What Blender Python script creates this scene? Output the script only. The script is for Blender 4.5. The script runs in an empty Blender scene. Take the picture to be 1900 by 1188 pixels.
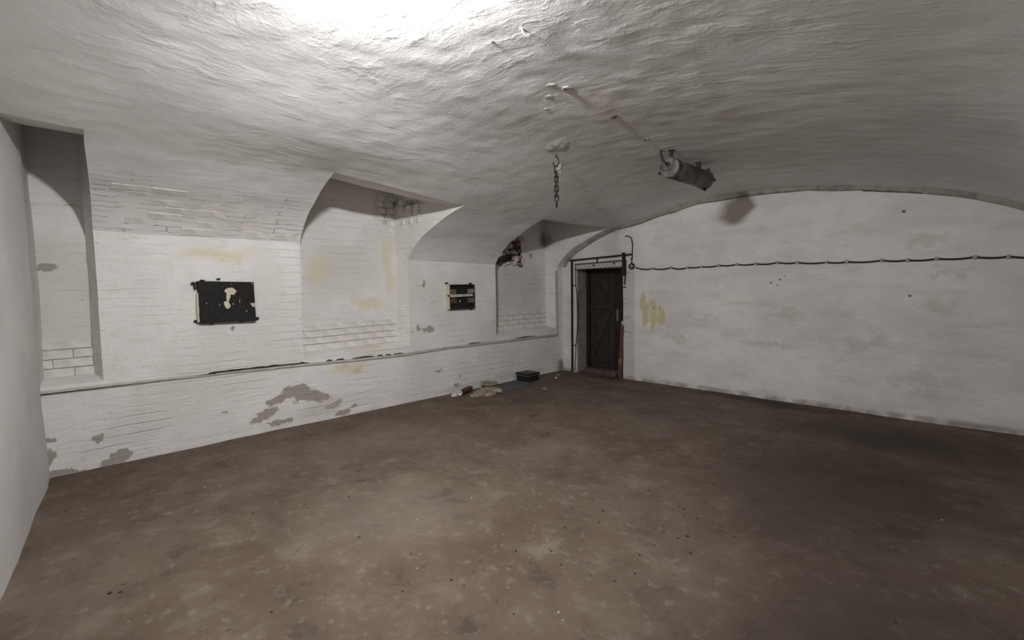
import bpy, bmesh, math, random
from mathutils import Vector, Matrix, noise
random.seed(7)
SC = bpy.context.scene
COL = SC.collection
L = 6.785            # distance between the near wall and the far end wall

# ------------------------------------------------------------------ camera
yaw, pitch, roll = 0.78472942, -0.07145381, -0.01474317
fw = Vector((-math.sin(yaw)*math.cos(pitch), math.cos(yaw)*math.cos(pitch), math.sin(pitch)))
rt = Vector((math.cos(yaw), math.sin(yaw), 0)); up = rt.cross(fw)
r2 = rt*math.cos(roll) + up*math.sin(roll); u2 = up*math.cos(roll) - rt*math.sin(roll)
cam = bpy.data.cameras.new('camera'); cam.sensor_width = 36; cam.lens = 905.965/1900*36
cam.clip_start = .02
co = bpy.data.objects.new('camera', cam); COL.objects.link(co)
co.matrix_world = Matrix(((r2.x, u2.x, -fw.x, 5.54541596), (r2.y, u2.y, -fw.y, -0.06585348), (r2.z, u2.z, -fw.z, 1.55), (0, 0, 0, 1)))
SC.camera = co

# ------------------------------------------------------------------ world, light level
w = bpy.data.worlds.new('world'); SC.world = w; w.use_nodes = True
w.node_tree.nodes['Background'].inputs[0].default_value = (0, 0, 0, 1)
w.node_tree.nodes['Background'].inputs[1].default_value = 0
SC.view_settings.view_transform = 'Standard'; SC.view_settings.look = 'None'
SC.view_settings.gamma = 1; SC.view_settings.use_curve_mapping = False
SC.view_settings.exposure = 0.0
LAMP_STRENGTH = 1420.0
LAMP_COLOR = (1.0, 0.99, 0.995)
LAMP_POS = Vector((3.72, .87, 2.882))
LAMP_AIM = Vector((-.56, .81, .06)).normalized()

# ------------------------------------------------------------------ helpers
def hermite(X, Y, x):
    n = len(X)
    if x <= X[0]: return Y[0]
    if x >= X[-1]: return Y[-1]
    i = 0
    while X[i+1] < x: i += 1
    def m(k):
        if k == 0: return (Y[1]-Y[0])/(X[1]-X[0])
        if k == n-1: return (Y[-1]-Y[-2])/(X[-1]-X[-2])
        return (Y[k+1]-Y[k-1])/(X[k+1]-X[k-1])
    h = X[i+1]-X[i]; t = (x-X[i])/h
    return (1+2*t)*(1-t)**2*Y[i]+t*(1-t)**2*h*m(i)+t*t*(3-2*t)*Y[i+1]+t*t*(t-1)*h*m(i+1)
def lerp(X, Y, x):
    if x <= X[0]: return Y[0]
    for i in range(len(X)-1):
        if x <= X[i+1]: return Y[i]+(Y[i+1]-Y[i])*(x-X[i])/(X[i+1]-X[i])
    return Y[-1]
PX = [-.3, 0, .1, .3, .5, .67, .9, 1.06, 1.28, 2.0, 2.5, 3.1, 3.6, 3.95, 4.4, 4.93, 5.36, 5.68, 6.0, 6.3]
PZ = [1.50, 1.81, 1.93, 2.09, 2.19, 2.27, 2.355, 2.40, 2.455, 2.62, 2.70, 2.725, 2.715, 2.68, 2.62, 2.51, 2.39, 2.25, 2.02, 1.72]
DY = [-1, .3, 1.2, 2.1, 3.0, 3.6, 4.4, 5.1, 6.0, 6.8]; DZ = [0, 0, .03, .06, .0, -.03, -.02, 0, .03, .05]
def zv(x, y):                                   # height of the vault
    f = max(0, min(1, (1.6-x)/.6))
    return hermite(PX, PZ, x) + .04*(6.785-y) + f*lerp(DY, DZ, y)

def W(p, k=1.0):                                # hand-plastered unevenness shared by all wall surfaces
    p = Vector(p)
    a = noise.noise_vector(p*1.1)*.011 + noise.noise_vector(p*4.3+Vector((7, 3, 1)))*.0045
    return p + a*k
def Wc(p):                                      # vault: trowel ridges as well
    q = W(p, 1-.6*min(1, max(0, (p[0]-1.1)/.5))*min(1, max(0, (6.7-p[1])/.3)))
    f = min(1, max(0, (q.x-1.9)/1.4))
    r1 = noise.noise(Vector((p[0]*9, p[1]*1.6, 2)))*.0016
    r2_ = noise.noise(Vector((p[0]*1.8, p[1]*9, 5)))*.0016
    q.z += r1*(1-f) + r2_*f + noise.noise(Vector(p)*7)*.003
    return q

def link(name, bm, mat, parent=None, smooth=False):
    me = bpy.data.meshes.new(name); bm.to_mesh(me); bm.free()
    if mat: me.materials.append(mat)
    if smooth:
        for p in me.polygons: p.use_smooth = True
    o = bpy.data.objects.new(name, me); COL.objects.link(o)
    if parent: o.parent = parent
    return o
def struct(name, bm, mat, smooth=True):
    o = link(name, bm, mat, None, smooth); o['kind'] = 'structure'; return o
def thing(name, label, cat, loc=(0, 0, 0), group=None):
    o = bpy.data.objects.new(name, None); COL.objects.link(o); o.location = loc; o.empty_display_size = .1
    return tag(o, label, cat, group)
def tag(o, label, cat, group=None):
    o['label'] = label; o['category'] = cat
    if group: o['group'] = group
    return o
def patch(bm, fn, nu, nv, warp=W, skip=None):
    vs = [[None]*(nv+1) for _ in range(nu+1)]
    raw = [[None]*(nv+1) for _ in range(nu+1)]
    for i in range(nu+1):
        for j in range(nv+1):
            p = fn(i/nu, j/nv); raw[i][j] = p
            vs[i][j] = bm.verts.new(warp(p) if warp else p)
    for i in range(nu):
        for j in range(nv):
            if skip:
                c = [(raw[i][j][k]+raw[i+1][j+1][k])/2 for k in range(3)]
                if skip(c): continue
            bm.faces.new((vs[i][j], vs[i+1][j], vs[i+1][j+1], vs[i][j+1]))
def box(bm, c, s, rot=None, bevel=0.0, seg=1, jit=0.0):
    b2 = bmesh.new()
    bmesh.ops.create_cube(b2, size=1)
    for v in b2.verts: v.co = Vector((v.co.x*s[0], v.co.y*s[1], v.co.z*s[2]))
    if bevel: bmesh.ops.bevel(b2, geom=b2.edges[:], offset=bevel, segments=seg, affect='EDGES', profile=.6)
    for v in b2.verts:
        if jit: v.co += Vector((random.uniform(-jit, jit), random.uniform(-jit, jit), random.uniform(-jit, jit)))
        if rot: v.co.rotate(rot)
        v.co += Vector(c)
    merge(bm, b2)
def merge(bm, b2):
    m = {}
    for v in b2.verts: m[v] = bm.verts.new(v.co)
    for f in b2.faces: bm.faces.new([m[v] for v in f.verts])
    b2.free()
def bar(bm, a, b, wd, ht=None, bevel=0.0, twist=0.0):     # rectangular bar from a to b
    a, b = Vector(a), Vector(b); d = b-a
    q = d.to_track_quat('X', 'Z').to_matrix().to_4x4()
    if twist: q = q @ Matrix.Rotation(twist, 4, 'X')
    box(bm, (a+b)/2, (d.length, wd, ht or wd), q.to_euler(), bevel)
def tube(bm, pts, r, seg=8, closed=False):
    pts = [Vector(p) for p in pts]; n = len(pts); rings = []
    prev = None
    for i, p in enumerate(pts):
        if closed: t = pts[(i+1) % n]-pts[i-1]
        else: t = pts[min(i+1, n-1)]-pts[max(i-1, 0)]
        t.normalize()
        ref = prev if prev is not None else (Vector((0, 0, 1)) if abs(t.z) < .9 else Vector((1, 0, 0)))
        s = t.cross(ref).normalized(); u = s.cross(t).normalized(); prev = u
        rr = r[i] if isinstance(r, (list, tuple)) else r
        rings.append([bm.verts.new(p+(s*math.cos(2*math.pi*k/seg)+u*math.sin(2*math.pi*k/seg))*rr) for k in range(seg)])
    m = n if closed else n-1
    for i in range(m):
        A, B = rings[i], rings[(i+1) % n]
        for k in range(seg): bm.faces.new((A[k], A[(k+1) % seg], B[(k+1) % seg], B[k]))
    if not closed:
        bm.faces.new(rings[0][::-1]); bm.faces.new(rings[-1])
def lathe(bm, prof, seg=28, M=None):                       # profile of (r, h) turned about local z
    rings = []
    for r, h in prof:
        rings.append([Vector((r*math.cos(2*math.pi*k/seg), r*math.sin(2*math.pi*k/seg), h)) for k in range(seg)])
    R = [[bm.verts.new(M @ v if M else v) for v in g] for g in rings]
    for A, B in zip(R, R[1:]):
        for k in range(seg): bm.faces.new((A[k], A[(k+1) % seg], B[(k+1) % seg], B[k]))
    if prof[0][0] > 1e-4: bm.faces.new(R[0][::-1])
    if prof[-1][0] > 1e-4: bm.faces.new(R[-1])
def lump(bm, c, s, sub=2, amp=.25, sc=3.0, seed=0, rot=None, flat=None):   # irregular stone / dab
    b2 = bmesh.new(); bmesh.ops.create_icosphere(b2, subdivisions=sub, radius=1)
    for v in b2.verts:
        n = v.co.normalized()
        v.co = n*(1+amp*noise.noise(n*sc*.5+Vector((seed*3.1, seed*1.7, seed)))*2)
        v.co = Vector((v.co.x*s[0], v.co.y*s[1], v.co.z*s[2]))
        if flat is not None: v.co.z = max(v.co.z, flat)
        if rot: v.co.rotate(rot)
        v.co += Vector(c)
    merge(bm, b2)

# ------------------------------------------------------------------ materials
class NT:
    def __init__(s, name):
        s.m = bpy.data.materials.new(name); s.m.use_nodes = True
        s.t = s.m.node_tree; s.n = s.t.nodes; s.b = s.n['Principled BSDF']
        s.tc = s.n.new('ShaderNodeTexCoord').outputs['Object']
    def set(s, sock, v):
        if isinstance(v, bpy.types.NodeSocket): s.t.links.new(v, sock)
        else: sock.default_value = v
    def mapping(s, scale=(1, 1, 1), loc=(0, 0, 0), rot=(0, 0, 0), vec=None, kind='POINT'):
        n = s.n.new('ShaderNodeMapping'); n.vector_type = kind
        s.set(n.inputs['Vector'], vec or s.tc); n.inputs['Scale'].default_value = scale
        n.inputs['Location'].default_value = loc; n.inputs['Rotation'].default_value = rot
        return n.outputs[0]
    def noise(s, scale, detail=4, rough=.55, vec=None, dist=0, color=False):
        n = s.n.new('ShaderNodeTexNoise'); s.set(n.inputs['Vector'], vec or s.tc)
        n.inputs['Scale'].default_value = scale; n.inputs['Detail'].default_value = detail
        n.inputs['Roughness'].default_value = rough; n.inputs['Distortion'].default_value = dist
        return n.outputs['Color' if color else 'Fac']
    def ramp(s, v, a, b, lo=0., hi=1., smooth=True):
        n = s.n.new('ShaderNodeMapRange'); n.interpolation_type = 'SMOOTHSTEP' if smooth else 'LINEAR'
        s.set(n.inputs['Value'], v)
        n.inputs['From Min'].default_value = a; n.inputs['From Max'].default_value = b
        n.inputs['To Min'].default_value = lo; n.inputs['To Max'].default_value = hi
        return n.outputs[0]
    def math(s, op, a, b=0.):
        n = s.n.new('ShaderNodeMath'); n.operation = op; s.set(n.inputs[0], a); s.set(n.inputs[1], b); return n.outputs[0]
    def vmath(s, op, a, b):
        n = s.n.new('ShaderNodeVectorMath'); n.operation = op; s.set(n.inputs[0], a); s.set(n.inputs[1], b)
        return n.outputs[1] if op == 'LENGTH' else n.outputs[0]
    def mix(s, f, a, b):
        n = s.n.new('ShaderNodeMix'); n.data_type = 'RGBA'; s.set(n.inputs[0], f)
        for i, v in ((6, a), (7, b)):
            if not isinstance(v, bpy.types.NodeSocket): v = (v[0], v[1], v[2], 1)
            s.set(n.inputs[i], v)
        return n.outputs[2]
    def warped(s, amt, scale=6.0, detail=5):
        c = s.noise(scale, detail, .65, color=True)
        return s.vmath('ADD', s.tc, s.vmath('MULTIPLY', s.vmath('SUBTRACT', c, (.5, .5, .5)), (amt, amt, amt)))
    def blob(s, vec, c, r, rot=(0, 0, 0), soft=.15):
        d = s.vmath('LENGTH', s.mapping(scale=r, loc=c, rot=rot, vec=vec, kind='TEXTURE'), (0, 0, 0))
        return s.ramp(d, 1.0, 1.0-soft)
    def blobs(s, vec, items, soft=.15):
        out = None
        for it in items:
            b = s.blob(vec, it[0], it[1], it[2] if len(it) > 2 else (0, 0, 0), soft)
            out = b if out is None else s.math('MAXIMUM', out, b)
        return out
    def bump(s, h, strength=.5, dist=.01):
        n = s.n.new('ShaderNodeBump'); n.inputs['Strength'].default_value = strength; n.inputs['Distance'].default_value = dist
        s.set(n.inputs['Height'], h); s.set(s.b.inputs['Normal'], n.outputs[0])
    def out(s, col, rough=.9, metal=0., spec=.3):
        if not isinstance(col, bpy.types.NodeSocket): col = (*col, 1)
        s.set(s.b.inputs['Base Color'], col); s.set(s.b.inputs['Roughness'], rough)
        s.set(s.b.inputs['Metallic'], metal); s.set(s.b.inputs['Specular IOR Level'], spec)
        return s.m

def whitewash_base(t, col=(.66, .63, .595), contrast=1.0):
    n1 = t.noise(1.3, 6, .6); n2 = t.noise(7, 6, .65); n3 = t.noise(38, 4, .6)
    c = t.mix(t.ramp(n1, .35, .68), col, tuple(v*k for v, k in zip(col, (.88, .875, .875))))
    c = t.mix(t.ramp(n2, .52, .75, 0, .55*contrast), c, tuple(v*k for v, k in zip(col, (.80, .78, .75))))
    c = t.mix(t.ramp(n3, .60, .78, 0, .30*contrast), c, tuple(v*.7 for v in col))
    return c
R90 = math.pi/2

def mat_left_wall():
    t = NT('whitewashed_brick_wall')
    c = whitewash_base(t, (.82, .80, .775))
    wv = t.warped(.16, 5.0, 6); wf = t.warped(.20, 8.0, 8)
    st = t.noise(1.0, 6, .62, t.mapping((3, 2.6, 22), vec=t.warped(.06, 4)))
    c = t.mix(t.ramp(st, .50, .74, 0, .38), c, (.62, .595, .555))
    c = t.mix(t.ramp(st, .665, .73, 0, .65), c, (.36, .335, .30))
    c = t.mix(t.ramp(t.noise(.9, 5, .6), .46, .66, 0, .42), c, (.66, .645, .60))
    nb = t.blobs(t.warped(.3, 3), [((-.25, .15, 1.5), (.12, .5, .75)), ((-.25, 5.9, 1.5), (.12, .8, .65)), ((-.25, 2.75, 1.75), (.12, .65, .45))], .5)
    c = t.mix(t.math('MULTIPLY', nb, .42), c, (.56, .545, .485))
    # yellow damp stains
    yel = t.blobs(t.warped(.25, 4), [((0, 1.35, 1.90), (.4, .48, .09)), ((-.1, 2.98, .88), (.5, .40, .17)), ((0, 2.68, .57), (.3, .30, .11)), ((-.25, 2.45, 1.75), (.35, .16, .25)), ((-.25, 3.1, 1.35), (.35, .3, .12)),
              ((-.25, 3.40, 1.95), (.35, .13, .36)), ((-.25, 3.42, 1.62), (.35, .10, .22))], .75)
    c = t.mix(t.math('MULTIPLY', yel, .55), c, (.66, .60, .37))
    yel2 = t.blobs(t.warped(.12, 8), [((0, 2.78, .535), (.3, .10, .045), (.5, 0, 0)), ((0, 2.62, .60), (.3, .07, .04))], .5)
    c = t.mix(t.math('MULTIPLY', yel2, .5), c, (.60, .53, .22))
    # bare grey render where the whitewash has come off
    peel = t.blobs(wf, [((0, 2.05, .395), (.3, .16, .085)), ((0, 2.17, .325), (.3, .20, .065)), ((0, 1.83, .335), (.3, .14, .045), (.25, 0, 0)), ((0, 2.32, .285), (.3, .12, .05)),
              ((0, 1.70, .195), (.3, .16, .06), (.35, 0, 0)), ((0, 1.87, .085), (.3, .15, .035)), ((0, 2.47, .165), (.3, .12, .035), (.3, 0, 0)), ((0, 2.60, .055), (.3, .10, .045)),
              ((0, 2.73, .10), (.3, .035, .025)), ((0, .43, .045), (.3, .13, .055), (.3, 0, 0)), ((0, .06, .0), (.3, .20, .06)), ((0, .325, .245), (.3, .035, .035)),
              ((0, .02, .33), (.3, .03, .025)), ((0, .02, .17), (.3, .035, .085)), ((0, 3.87, .955), (.3, .10, .045)), ((0, 3.70, .985), (.3, .05, .025)),
              ((0, 4.305, .11), (.3, .045, .03)), ((0, 4.00, .35), (.3, .05, .025)), ((0, 4.41, .23), (.3, .025, .015)), ((0, 3.79, 1.59), (.3, .035, .04)),
              ((-.22, .10, 1.755), (.3, .08, .035)), ((0, 1.43, 1.148), (.3, .02, .02)), ((0, 1.33, .30), (.3, .03, .015))], .22)
    c = t.mix(t.math('MULTIPLY', peel, .9), c, (.33, .30, .265))
    fade = t.blobs(wv, [((0, 2.35, .16), (.3, .42, .15), (.15, 0, 0)), ((0, 4.3, .07), (.3, .7, .05)), ((0, 5.6, .09), (.3, 1.0, .06))], .7)
    c = t.mix(t.math('MULTIPLY', fade, .45), c, (.52, .485, .445))
    nk = t.ramp(t.noise(13, 3, .6, t.mapping((1, 1, 2.4))), .66, .70)
    sn = t.n.new('ShaderNodeSeparateXYZ'); t.set(sn.inputs[0], t.tc)
    for yc in (2.15, 3.56, 5.14, 6.62, .395):
        ed = t.ramp(t.math('ABSOLUTE', t.math('SUBTRACT', sn.outputs[1], yc)), .055, .02)
        c = t.mix(t.math('MULTIPLY', t.math('MULTIPLY', ed, nk), .75), c, (.20, .18, .155))
    # darker patches and exposed joints high in the niches
    dark = t.blobs(t.warped(.2, 11, 6), [((-.25, 3.38, 2.55), (.4, .10, .22)), ((-.2, 3.50, 2.66), (.45, .10, .10)), ((.1, 3.58, 2.62), (.3, .10, .06)), ((-.25, 6.55, 2.35), (.4, .12, .22)),
              ((-.25, 6.20, 2.06), (.3, .06, .07)), ((0, 6.74, .10), (.3, .10, .16))], .8)
    c = t.mix(t.math('MULTIPLY', dark, .72), c, (.12, .105, .09))
    moss = t.blob(t.warped(.1, 11), (0, 6.70, .08), (.3, .14, .17), (0, 0, 0), .6)
    c = t.mix(t.math('MULTIPLY', moss, .5), c, (.16, .17, .11))
    # pinholes
    sp = t.noise(26, 2, .5)
    c = t.mix(t.ramp(sp, .745, .77, 0, .75), c, (.2, .18, .16))
    # brick courses showing faintly under the paint
    br = t.n.new('ShaderNodeTexBrick'); t.set(br.inputs['Vector'], t.mapping(rot=(0, 0, 0), vec=t.vmath('MULTIPLY', t.warped(.03, 5), (1, 1, 1))))
    sw = t.n.new('ShaderNodeSeparateXYZ'); t.set(sw.inputs[0], t.warped(.045, 4)); cb = t.n.new('ShaderNodeCombineXYZ')
    t.set(cb.inputs[0], sw.outputs[1]); t.set(cb.inputs[1], sw.outputs[2]); t.set(br.inputs['Vector'], cb.outputs[0])
    br.inputs['Scale'].default_value = 1; br.inputs['Brick Width'].default_value = 3.1; br.inputs['Row Height'].default_value = .082
    br.inputs['Mortar Size'].default_value = .007; br.inputs['Mortar Smooth'].default_value = .6
    h = t.math('ADD', t.math('MULTIPLY', br.outputs['Fac'], t.ramp(t.noise(2.2, 3), .44, .70, 0., -.7)), t.math('MULTIPLY', t.noise(9, 6, .6), 1.0))
    h = t.math('ADD', h, t.math('MULTIPLY', st, -1.1))
    h = t.math('ADD', h, t.math('MULTIPLY', t.noise(45, 4, .6), .35))
    h = t.math('SUBTRACT', h, t.math('MULTIPLY', peel, .35))
    t.bump(h, .75, .012)
    return t.out(c, .88)

def mat_end_wall():
    t = NT('whitewashed_plaster_end_wall')
    c = whitewash_base(t, (.80, .765, .74), .8)
    st = t.noise(1.0, 6, .6, t.mapping((1.6, 1, 6)))
    c = t.mix(t.ramp(st, .50, .72, 0, .55), c, (.58, .545, .515))
    bl = t.noise(1.4, 6, .65, t.mapping((1, 1, 2.2)))
    c = t.mix(t.ramp(bl, .45, .68, 0, .42), c, (.57, .535, .52))
    c = t.mix(t.ramp(t.noise(4.5, 6, .7, t.mapping((1, 1, 3))), .58, .74, 0, .5), c, (.50, .47, .44))
    sm = t.blobs(t.warped(.6, 5, 8), [((4.98, L, 1.95), (.30, .5, .10)), ((4.44, L, .80), (.5, .5, .12)), ((4.94, L, .45), (.35, .5, .12)),
              ((2.53, L, 1.04), (.35, .5, .06)), ((3.46, L, .72), (.5, .5, .07)), ((5.10, L, 1.25), (.3, .5, .18)), ((5.2, L, 1.6), (.3, .5, .06)), ((3.6, L, 1.1), (.4, .5, .10)), ((2.2, L, .72), (.3, .5, .05))], .8)
    c = t.mix(t.math('MULTIPLY', sm, .30), c, (.36, .33, .28))
    # greyish border strip beside the door, reaching a little past the opening
    bx_ = t.n.new('ShaderNodeSeparateXYZ'); t.set(bx_.inputs[0], t.warped(.05, 7))
    strip = t.math('MULTIPLY', t.ramp(bx_.outputs[0], 1.47, 1.43), t.ramp(bx_.outputs[0], 1.15, 1.17))
    strip = t.math('MULTIPLY', strip, t.ramp(bx_.outputs[2], 1.80, 1.72))
    c = t.mix(t.math('MULTIPLY', strip, .5), c, (.44, .42, .39))
    jn = t.ramp(t.noise(3, 5, .6, t.mapping((1.2, 1, 16))), .60, .66)
    c = t.mix(t.math('MULTIPLY', t.math('MULTIPLY', strip, jn), .6), c, (.2, .18, .16))
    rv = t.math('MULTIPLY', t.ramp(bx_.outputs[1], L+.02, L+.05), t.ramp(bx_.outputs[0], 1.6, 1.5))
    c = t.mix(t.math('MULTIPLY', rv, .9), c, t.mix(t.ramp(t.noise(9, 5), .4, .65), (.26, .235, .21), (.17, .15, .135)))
    # brushed yellow paint test
    wy = t.warped(.05, 12, 5)
    ye = t.blobs(wy, [((1.60, L, 1.26), (.055, .4, .17), (0, .12, 0)), ((1.66, L, 1.06), (.075, .4, .22), (0, .16, 0)), ((1.78, L, 1.10), (.085, .4, .23), (0, -.05, 0)), ((1.90, L, 1.06), (.095, .4, .17), (0, -.2, 0)), ((1.77, L, .90), (.03, .4, .12))], .25)
    hole = t.blobs(wy, [((1.725, L, 1.12), (.022, .4, .17), (0, .12, 0)), ((1.855, L, 1.12), (.03, .4, .11)), ((1.94, L, 1.20), (.06, .4, .06))], .5)
    yf = t.math('MULTIPLY', ye, t.math('SUBTRACT', 1.0, t.math('MULTIPLY', hole, .7)))
    yf = t.math('MULTIPLY', yf, t.ramp(t.noise(9, 4, .6, t.mapping((5, 1, .8))), .25, .55, .55, .95))
    c = t.mix(t.math('MULTIPLY', yf, .85), c, (.56, .50, .25))
    # damp line along the bottom where dirt has splashed on
    bot = t.math('MULTIPLY', t.ramp(bx_.outputs[2], .085, .03), t.ramp(t.noise(5, 5), .35, .60))
    c = t.mix(t.math('MULTIPLY', bot, .75), c, (.24, .21, .18))
    dots = t.blobs(t.warped(.02, 20), [((3.45, L, 1.53), (.014, .4, .014)), ((3.55, L, 1.57), (.018, .4, .012)), ((3.52, L, 1.50), (.012, .4, .012)), ((3.61, L, 1.61), (.010, .4, .010)),
              ((1.795, L, 1.175), (.012, .4, .014)), ((1.89, L, 1.165), (.012, .4, .014)), ((4.77, L, 2.29), (.022, .4, .02)), ((4.85, L, 1.37), (.018, .4, .016))], .4)
    c = t.mix(t.math('MULTIPLY', dots, .85), c, (.05, .045, .04))
    h = t.math('ADD', t.math('MULTIPLY', t.noise(8, 6, .6), 1.0), t.math('MULTIPLY', t.noise(40, 4, .6), .35))
    h = t.math('ADD', h, t.math('MULTIPLY', t.noise(2.2, 5, .6, t.mapping((1.5, 1, 9))), .8))
    t.bump(h, .6, .010)
    return t.out(c, .9)

def mat_vault():
    t = NT('whitewashed_vault_plaster')
    c = whitewash_base(t, (.82, .81, .79), .55)
    pk = t.blobs(t.warped(.3, 4), [((3.4, 3.1, 2.87), (.16, .45, .5), (0, 0, .3))], .8)
    c = t.mix(t.math('MULTIPLY', pk, .35), c, (.74, .64, .61))
    gn = t.blobs(t.warped(.8, 2), [((4.55, 2.1, 2.78), (.55, .5, .6)), ((5.2, 2.8, 2.55), (.6, .9, .8))], .9)
    c = t.mix(t.math('MULTIPLY', gn, .40), c, (.64, .65, .56))
    br = t.blobs(t.warped(.5, 3), [((.25, 1.2, 2.2), (.3, 1.0, .3))], .8)
    c = t.mix(t.math('MULTIPLY', br, .35), c, (.70, .65, .59))
    sx = t.n.new('ShaderNodeSeparateXYZ'); t.set(sx.inputs[0], t.tc)
    f = t.ramp(sx.outputs[0], 1.8, 3.3)
    wv = t.warped(.22, 2.6, 5)
    sy = t.noise(1.0, 6, .55, t.mapping((15, 4.2, 8), vec=wv)); sxn = t.noise(1.0, 6, .55, t.mapping((4.2, 15, 5), vec=wv))
    mx = t.n.new('ShaderNodeMix'); t.set(mx.inputs[0], f); t.set(mx.inputs[2], sy); t.set(mx.inputs[3], sxn)
    c = t.mix(t.ramp(mx.outputs[0], .56, .72, 0, .28), c, (.60, .58, .55))
    h = t.math('ADD', t.math('MULTIPLY', t.math('MULTIPLY', t.ramp(mx.outputs[0], .42, .90), 1.1), t.ramp(t.noise(1.6, 4), .38, .66, .25, 1.)), t.math('MULTIPLY', t.noise(6, 7, .64), .8))
    h = t.math('ADD', h, t.math('MULTIPLY', t.noise(30, 6, .68), .36))
    # cracked brick courses at the springing between the first two niches
    sp = t.n.new('ShaderNodeSeparateXYZ'); t.set(sp.inputs[0], t.warped(.085, 5, 6)); cb = t.n.new('ShaderNodeCombineXYZ')
    t.set(cb.inputs[0], sp.outputs[1]); t.set(cb.inputs[1], t.math('ADD', t.math('MULTIPLY', sp.outputs[2], 1.05), t.math('MULTIPLY', sp.outputs[0], .75)))
    br = t.n.new('ShaderNodeTexBrick'); t.set(br.inputs['Vector'], cb.outputs[0])
    br.inputs['Scale'].default_value = 1; br.inputs['Brick Width'].default_value = .62; br.inputs['Row Height'].default_value = .074
    br.inputs['Mortar Size'].default_value = .0055; br.inputs['Mortar Smooth'].default_value = .5
    reg = t.math('MULTIPLY', t.ramp(sx.outputs[0], .66, .42), t.ramp(sx.outputs[1], 2.9, 2.0, .25, 1.))
    reg = t.math('MULTIPLY', reg, t.ramp(t.noise(3.4, 4), .44, .56))
    cr = t.math('MULTIPLY', br.outputs['Fac'], reg)
    c = t.mix(t.math('MULTIPLY', cr, .75), c, (.26, .23, .20))
    h = t.math('SUBTRACT', h, t.math('MULTIPLY', cr, 1.2))
    t.bump(h, .42, .012)
    return t.out(c, .82)

def mat_near_wall():
    t = NT('whitewashed_near_wall')
    c = whitewash_base(t, (.66, .65, .625), .6)
    t.bump(t.math('ADD', t.noise(6, 6, .6), t.math('MULTIPLY', t.noise(40, 4), .3)), .4, .010)
    return t.out(c, .9)

def mat_floor():
    t = NT('dusty_earth_brown_concrete')
    a = t.noise(.8, 7, .62); b = t.noise(3.2, 8, .66, dist=.4); wd = t.warped(.10, 9, 5); d = t.noise(11, 8, .72, wd); e = t.noise(48, 5, .7, wd)
    c = t.mix(t.ramp(a, .32, .68), (.112, .081, .058), (.155, .119, .090))
    c = t.mix(t.ramp(b, .50, .74, 0, .75), c, (.22, .18, .145))
    c = t.mix(t.ramp(b, .46, .28, 0, .8), c, (.062, .046, .036))
    c = t.mix(t.ramp(d, .53, .72, 0, .6), c, (.28, .243, .205))
    c = t.mix(t.ramp(d, .44, .28, 0, .7), c, (.052, .039, .031))
    c = t.mix(t.ramp(e, .64, .78, 0, .4), c, (.36, .32, .27))
    sp = t.noise(19, 2, .5)
    c = t.mix(t.ramp(sp, .735, .76, 0, .8), c, (.05, .04, .033))
    # light fall-off painted into the floor's right side, plus dirt along the far wall
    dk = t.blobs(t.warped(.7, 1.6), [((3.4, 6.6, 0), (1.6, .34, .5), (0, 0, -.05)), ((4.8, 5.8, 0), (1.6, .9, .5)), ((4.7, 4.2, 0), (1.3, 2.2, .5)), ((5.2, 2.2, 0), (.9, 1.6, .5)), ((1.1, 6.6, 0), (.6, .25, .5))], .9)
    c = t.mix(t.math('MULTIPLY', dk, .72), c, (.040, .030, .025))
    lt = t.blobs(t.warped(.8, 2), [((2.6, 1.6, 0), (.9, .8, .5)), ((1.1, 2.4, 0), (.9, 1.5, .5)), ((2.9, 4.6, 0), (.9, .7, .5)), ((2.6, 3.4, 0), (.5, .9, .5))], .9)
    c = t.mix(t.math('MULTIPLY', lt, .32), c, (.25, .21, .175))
    h = t.math('ADD', t.math('MULTIPLY', b, 1.0), t.math('ADD', t.math('MULTIPLY', d, .8), t.math('MULTIPLY', e, .35)))
    t.bump(h, .8, .022)
    return t.out(c, .88, 0, .25)

def simple(name, col, rough=.7, metal=0., var=.35, scale=14, bump=.3, dist=.003, alt=None):
    t = NT(name)
    n = t.noise(scale, 5, .6)
    c = t.mix(t.ramp(n, .40, .70, 0, 1), col, alt or tuple(v*(1-var) for v in col))
    if bump: t.bump(t.noise(scale*3, 4, .6), bump, dist)
    return t.out(c, rough, metal)

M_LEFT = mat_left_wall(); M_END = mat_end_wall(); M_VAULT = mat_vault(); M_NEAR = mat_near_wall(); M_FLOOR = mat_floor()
M_BRICKW = simple('whitewashed_brick', (.78, .755, .715), .9, var=.2, scale=9, bump=.35, dist=.004)
M_RAW = simple('broken_brick_core', (.36, .27, .265), .95, var=.6, scale=18, bump=.8, dist=.01)
M_RAW2 = simple('broken_plaster_pale', (.74, .66, .65), .9, var=.55, scale=18, bump=.8, dist=.008)
M_IRON = simple('rusted_dark_iron', (.030, .024, .022), .75, .3, scale=30, alt=(.06, .038, .028))
M_CHAIN = simple('rusty_chain_iron', (.030, .024, .021), .8, .3, scale=40, alt=(.055, .038, .03))
M_BLACK = simple('flaking_black_paint', (.010, .0095, .009), .8, var=.4, scale=24, bump=.5, dist=.004, alt=(.02, .0195, .018))
M_DOOR = simple('dark_brown_painted_wood', (.040, .028, .026), .6, scale=8, alt=(.022, .017, .016))
M_DOOR2 = simple('dark_door_frame_wood', (.022, .016, .015), .65, scale=8, alt=(.014, .011, .010))
M_RED = simple('worn_reddish_timber', (.12, .065, .048), .8, scale=20, alt=(.08, .05, .035))
M_STEEL = simple('dull_grey_handle_steel', (.32, .31, .30), .45, .7, scale=30)
M_TANK = simple('grimy_dark_sheet_steel', (.15, .138, .125), .5, .35, scale=9, bump=.4, alt=(.05, .044, .039))
M_TANKCAP = simple('pale_worn_steel_cap', (.42, .40, .37), .35, .5, scale=16, alt=(.24, .225, .21))
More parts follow.
